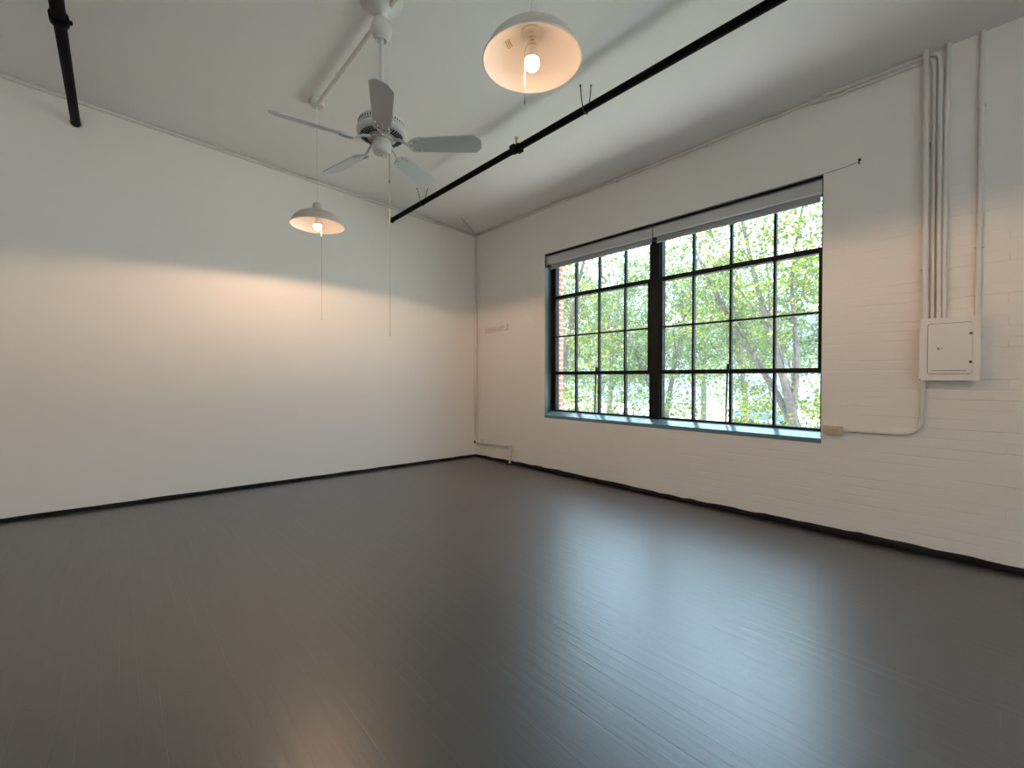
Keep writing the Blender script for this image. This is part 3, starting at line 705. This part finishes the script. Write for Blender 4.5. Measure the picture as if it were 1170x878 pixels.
# ------------------------------------------------------------------ outside
GZ = -2.4
struct(MB().box((-90, -90, GZ - .3), (140, 120, GZ)).build('ground', M['street']), 'pale street outside the window')
b = MB(); b.box((9.4, -14, GZ), (11.2, 34, GZ + .06)); struct(b.build('lawn', M['grass']), 'strip of grass under the trees outside')
random.seed(11)
def tree(x, y, label, trunks, clusters, nleaf, size, lm, seed, shift=(0, 0), zb=GZ, name='leafy_tree'):
    dv = Vector((*shift, 0)); x += shift[0]; y += shift[1]
    trunks = [([tuple(Vector(p) + dv) for p in pa], r0) for pa, r0 in trunks]; clusters = [(tuple(Vector(c_) + dv), ra) for c_, ra in clusters]
    rnd = random.Random(seed)
    r = thing(name, label, 'tree', (x, y, zb), 0, 'trees outside the window')
    o = Vector((x, y, zb)); b = MB()
    ends = []
    for path, r0 in trunks:
        pts = [Vector(p) - o for p in path]; n = len(pts)
        fine = fillet(pts, .6, 4)
        b.tube(fine, r0, 10, True, [r0 * (1 - .7 * i / (len(fine) - 1)) for i in range(len(fine))]); ends.append((fine, r0))
    twig = []
    for c_, rad in clusters:
        c_ = Vector(c_) - o
        path, r0 = min(ends, key=lambda e: min((p - c_).length for p in e[0]))
        for j in range(6):
            i0 = rnd.randrange(len(path) // 3, len(path)); p = path[i0]
            q_ = c_ + Vector((rnd.gauss(0, .5), rnd.gauss(0, .5), rnd.gauss(0, .45))) * rad
            mid = p.lerp(q_, .5) + Vector((rnd.uniform(-.2, .2), rnd.uniform(-.2, .2), rnd.uniform(.0, .3)))
            rr = r0 * .13
            b.tube([p, p.lerp(mid, .6), mid, q_], rr, 6, True, [rr, rr * .8, rr * .6, rr * .2])
    b.build('trunk', M['bark'], r, True)
    verts = []; faces = []
    tot = sum(rad ** 3 for _, rad in clusters)
    for c_, rad in clusters:
        c_ = Vector(c_) - o
        nl = int(nleaf * rad ** 3 / tot)
        subs = [c_ + Vector((rnd.uniform(-1, 1), rnd.uniform(-1, 1), rnd.uniform(-.9, .9))) * rad * .85 for _ in range(max(6, nl // 45))]
        for i in range(nl):
            p = rnd.choice(subs) + Vector((rnd.gauss(0, .24), rnd.gauss(0, .24), rnd.gauss(0, .16)))
            d = Vector((rnd.gauss(0, 1), rnd.gauss(0, 1), rnd.gauss(-.3, .6))).normalized()
            nrm = Vector((rnd.gauss(0, .7), rnd.gauss(0, .7), 1)).normalized()
            sd = d.cross(nrm)
            if sd.length < .05: continue
            sd.normalize(); nn = sd.cross(d)
            L_ = size * rnd.uniform(.65, 1.35); w = L_ * rnd.uniform(.24, .34); k = len(verts)
            verts += [p, p + d * L_ * .45 + sd * w + nn * L_ * .06, p + d * L_ - nn * L_ * .08, p + d * L_ * .45 - sd * w + nn * L_ * .06]
            faces += [(k, k + 1, k + 2), (k, k + 2, k + 3)]
    me = bpy.data.meshes.new('foliage'); me.from_pydata([tuple(v) for v in verts], [], faces); me.materials.append(lm); me.update()
    f = bpy.data.objects.new('foliage', me); COL.objects.link(f); f.parent = r
    return r
# the forked tree at the right of the window
tree(10.2, 2.55, 'forked grey tree seen through the right half of the window', [
    ([(10.2, 2.55, GZ), (10.2, 2.7, -.4), (10.1, 2.85, .5), (10.0, 3.15, 1.9), (9.9, 3.5, 3.2), (9.9, 3.9, 5.2)], .13),
    ([(10.2, 2.7, -.4), (10.25, 3.0, .5), (10.2, 3.7, 1.8), (10.1, 4.5, 3.2), (10.2, 5.2, 4.8)], .09),
    ([(10.1, 2.85, .5), (10.3, 2.8, 1.6), (10.4, 3.0, 3.4), (10.5, 2.75, 5.3)], .07),
    ([(10.2, 2.55, GZ), (10.0, 2.3, -.4), (9.9, 2.0, .6), (9.9, 1.7, 2.2)], .07)],
    [((9.8, 3.4, 4.0), 1.4), ((9.6, 2.4, 2.7), 1.1), ((10.3, 4.9, 3.2), 1.3), ((10.5, 3.0, 5.0), 1.3), ((10.2, 2.0, 1.0), .9), ((10.4, 4.2, 1.2), 1.1), ((9.9, 1.5, 4.0), 1.0), ((10.6, 3.3, .2), 1.0), ((10.0, 5.0, 5.0), 1.2)],
    8200, .10, M['leaf'], 3, (.7, .2))
tree(11.5, 6.3, 'leafy tree seen through both window halves beside the mullion', [
    ([(11.5, 6.3, GZ), (11.4, 6.4, -.2), (11.2, 6.0, 1.6), (11.0, 5.5, 3.4), (11.0, 5.0, 5.4)], .11),
    ([(11.4, 6.4, -.2), (11.3, 7.2, 1.5), (11.2, 8.0, 3.4), (11.2, 8.4, 5.2)], .08)],
    [((11.0, 5.6, 3.6), 1.4), ((11.2, 7.8, 3.4), 1.5), ((11.3, 6.5, 5.2), 1.4), ((11.3, 6.4, 1.6), 1.3), ((11.3, 8.2, 1.4), 1.2), ((11.2, 5.2, .9), 1.0), ((11.4, 7.2, .0), 1.1)],
    8500, .105, M['leafb'], 5, (2.3, 1.2))
tree(9.0, 7.9, 'yellow-green tree filling the left half of the window', [
    ([(9.0, 7.9, GZ), (9.0, 7.8, -.2), (8.9, 7.4, 1.6), (8.7, 6.9, 3.0), (8.6, 6.3, 4.6)], .10),
    ([(9.0, 7.8, -.2), (9.1, 8.3, 1.4), (9.2, 8.7, 3.0), (9.2, 8.8, 4.4)], .07)],
    [((8.7, 6.6, 3.9), 1.1), ((9.0, 8.2, 3.7), 1.3), ((8.9, 7.5, 2.4), 1.2), ((9.0, 8.7, 1.6), 1.1), ((8.9, 6.9, .9), 1.0), ((9.1, 8.0, .2), 1.0), ((9.2, 9.3, 2.8), 1.1)],
    6600, .095, M['leaf'], 8, (-1.2, -.6))
tree(16, 11.5, 'cool green tree standing behind the others on the left', [
    ([(16, 11.5, GZ), (16, 11.6, 0), (15.8, 11.2, 2.4), (15.7, 10.8, 5.5)], .16)],
    [((15.8, 11.0, 4.0), 2.0), ((16.0, 12.8, 2.4), 1.9), ((15.8, 9.6, 2.6), 1.7), ((16.0, 11.5, .6), 1.6), ((16.0, 13.5, 5.0), 1.8), ((15.8, 9.8, 5.4), 1.6)],
    9500, .15, M['leafb'], 13, (1.5, 1.0))
tree(17, 6.2, 'cool green tree standing behind the forked tree', [
    ([(17, 6.2, GZ), (17, 6.1, 0), (16.9, 6.4, 2.4), (16.9, 6.8, 5.5)], .14)],
    [((16.9, 6.6, 4.6), 1.9), ((17.0, 5.0, 3.0), 1.7), ((17.0, 7.8, 2.4), 1.7), ((17.0, 5.6, .6), 1.3), ((17.0, 8.4, 5.6), 1.6), ((17.0, 4.4, 5.6), 1.5)],
    9000, .15, M['leafb'], 17, (5.0, 2.0))

tree(27, 21, 'distant tree low on the left behind the cool green tree', [([(27, 21, GZ), (27, 21, 1), (26.8, 20.8, 5)], .2)],
    [((27, 21, 4.0), 2.6), ((27, 24, 2.6), 2.4), ((27, 18, 2.4), 2.3), ((27, 20, 7.0), 2.2), ((27, 23, 6), 2.0)], 8000, .24, M['leafb'], 23, (-3.0, -2.6))
tree(28, 13.2, 'distant tree in the middle of the view behind the mullion', [([(28, 13.2, GZ), (28, 13.2, 1), (27.8, 13, 5)], .2)],
    [((28, 13.2, 4.4), 2.6), ((28, 16, 2.8), 2.0), ((28, 10.8, 3.2), 2.3), ((28, 12.4, 7.4), 2.3), ((28, 15.4, 6.6), 2.0)], 8000, .24, M['leafb'], 29, (2.0, .6))
tree(27, 7.6, 'distant tree on the right behind the forked tree', [([(27, 7.6, GZ), (27, 7.6, 1), (26.8, 7.5, 5)], .2)],
    [((27, 7.6, 4.4), 2.5), ((27, 9.4, 3.4), 2.0), ((27, 5.4, 3.2), 2.2), ((27, 7.0, 8.0), 2.4), ((27, 9.6, 7.4), 2.0)], 8000, .24, M['leafb'], 31, (10.0, 2.8))

def shrub(x, y, w_, h_, label, n, lm, seed):
    rnd = random.Random(seed); r = thing('leafy_shrub', label, 'shrub', (x, y, GZ), 0, 'shrubs under the trees outside')
    b = MB()
    for i in range(7):
        a = rnd.uniform(0, 2 * PI); q_ = Vector((math.cos(a) * .4, math.sin(a) * w_ * .6, h_ * .85))
        b.tube([(0, 0, 0), q_ * .5 + Vector((0, 0, .1)), q_], .02, 6, True, [.022, .015, .006])
    b.build('stem', M['bark'], r, True)
    vs = []; fs = []
    for i in range(n):
        u = rnd.uniform(-1, 1); p = Vector((rnd.gauss(0, .35), u * w_, h_ * (.15 + .85 * rnd.random() ** .8) * (1 - .35 * abs(u) * rnd.random())))
        d = Vector((rnd.gauss(0, 1), rnd.gauss(0, 1), rnd.gauss(.2, .7))).normalized(); sd = d.cross(Vector((rnd.gauss(0, .6), rnd.gauss(0, .6), 1))).normalized()
        L_ = .13 * rnd.uniform(.6, 1.3); k = len(vs)
        vs += [p, p + d * L_ * .45 + sd * L_ * .3, p + d * L_, p + d * L_ * .45 - sd * L_ * .3]; fs += [(k, k + 1, k + 2), (k, k + 2, k + 3)]
    me = bpy.data.meshes.new('foliage'); me.from_pydata([tuple(v) for v in vs], [], fs); me.materials.append(lm); me.update()
    f = bpy.data.objects.new('foliage', me); COL.objects.link(f); f.parent = r
shrub(14.6, 4.4, 1.7, 3.1, 'low shrub at the foot of the right window half, left of the forked trunk', 2600, M['leaf'], 41)
shrub(11.7, 7.4, 2.1, 3.2, 'low shrub behind the mullion and the left window half', 3200, M['leafb'], 43)
shrub(13.0, 12.0, 1.5, 3.3, 'low shrub at the far left edge of the window view', 2600, M['leaf'], 47)

# blue car parked across the street
def car(x, y, rz):
    r = thing('parked_car', 'blue car parked across the street, behind the trees', 'car', (x, y, GZ), rz)
    b = MB()
    side = [(-2.05, .35), (-2.08, .62), (-1.95, .86), (-1.25, .95), (-.72, 1.38), (.55, 1.42), (1.25, 1.02), (1.95, .90), (2.12, .68), (2.10, .34)]
    XZ = Matrix(((1, 0, 0, 0), (0, 0, 1, 0), (0, 1, 0, 0), (0, 0, 0, 1)))
    b.prism(side, -.84, .84, XZ)
    o = b.build('body', M['carblue'], r); md = o.modifiers.new('bevel', 'BEVEL'); md.width = .07; md.segments = 3
    b = MB(); b.prism([(-1.12, .96), (-.70, 1.33), (.50, 1.36), (1.08, 1.02)], -.852, .852, XZ); b.build('side_window', M['carglass'], r)
    for sx in (-1.3, 1.32):
        for sy in (-1, 1):
            w = MB().lathe([(0, .10), (.20, .10), (.31, .09), (.335, .04), (.335, -.06), (.31, -.09), (0, -.09)], (0, 0, 0), 24, Matrix.Rotation(-sy * PI / 2, 3, 'X')).build('wheel', M['tyre'], r, True)
            w.location = (sx, sy * .78, .335)
            MB().lathe([(0, .115), (.19, .105), (.20, .095)], (0, 0, 0), 16, Matrix.Rotation(-sy * PI / 2, 3, 'X')).build('hubcap', M['hub'], w)
    for sy in (-.6, .6):
        MB().box((2.04, sy - .16, .66), (2.12, sy + .16, .78), bev=.02).build('headlight', M['lampw'], r)
    return r
car(38, 12.9, math.radians(78))
# building added to close off bright sky between the trees
t = thing('filler_house', 'blue-grey building added far behind the trees to dim the sky gaps', 'building', (60, 26, GZ))
MB().box((-4, -22, 0), (4, 30, 11)).build('walls', M['house'], t)
b = MB(); b.prism([(-4.6, 10.9), (4.6, 10.9), (4.2, 11.6), (-4.2, 11.6)], -22.5, 30.5, Matrix(((1, 0, 0, 0), (0, 0, 1, 0), (0, 1, 0, 0), (0, 0, 0, 1)))); b.build('roof', M['street'], t)
for y in (-19, -14, -9, -4, 1, 6, 11, 16, 21, 26):
    for z in (1.0, 4.2, 7.4): MB().box((-4.06, y - .6, z), (-3.98, y + .6, z + 1.5)).build('window_pane', M['pane'], t)

# ------------------------------------------------------------------ light
w = bpy.data.worlds.new('sky'); S.world = w; w.use_nodes = True
nt = w.node_tree; bg = nt.nodes['Background']
# bright hazy sky: brightest overhead, about a third of that at the horizon
tc = nt.nodes.new('ShaderNodeTexCoord'); sp = nt.nodes.new('ShaderNodeSeparateXYZ'); nt.links.new(tc.outputs['Generated'], sp.inputs[0])
mr = nt.nodes.new('ShaderNodeMapRange'); mr.inputs['From Min'].default_value = 0; mr.inputs['From Max'].default_value = .75
mr.inputs['To Min'].default_value = .25; mr.inputs['To Max'].default_value = 1
nt.links.new(sp.outputs['Z'], mr.inputs['Value'])
mu = nt.nodes.new('ShaderNodeMath'); mu.operation = 'MULTIPLY'; mu.inputs[1].default_value = SKY_E
nt.links.new(mr.outputs[0], mu.inputs[0]); nt.links.new(mu.outputs[0], bg.inputs[1]); bg.inputs[0].default_value = (.56, .78, 1.0, 1)
sd = bpy.data.lights.new('sun', 'SUN'); sd.energy = SUN_E; sd.angle = math.radians(.8); sd.color = (1, .92, .80)
so = bpy.data.objects.new('sun', sd); COL.objects.link(so)
so.rotation_euler = Vector((.22, .10, -.97)).to_track_quat('-Z', 'Y').to_euler(); so.location = (-10, -5, 20)

# ------------------------------------------------------------------ camera
cd = bpy.data.cameras.new('camera'); cam = bpy.data.objects.new('camera', cd); COL.objects.link(cam)
cd.sensor_fit = 'HORIZONTAL'; cd.sensor_width = 36; cd.lens = 36 * 505 / 1170; cd.clip_start = .05; cd.clip_end = 500
p = math.radians(.794); fw = Vector((.66692 * math.cos(p), .74513 * math.cos(p), -math.sin(p)))
cam.location = (0, 0, 1.22); cam.rotation_euler = fw.to_track_quat('-Z', 'Y').to_euler()
S.camera = cam
S.view_settings.view_transform = 'Standard'; S.view_settings.look = 'None'; S.view_settings.gamma = 1
S.view_settings.use_curve_mapping = False; S.view_settings.exposure = EXPO
cy = S.cycles
cy.use_denoising = True; cy.max_bounces = 12; cy.diffuse_bounces = 7; cy.glossy_bounces = 4; cy.transparent_max_bounces = 16
cy.caustics_reflective = True; cy.caustics_refractive = False; cy.sample_clamp_indirect = 10; cy.blur_glossy = .5
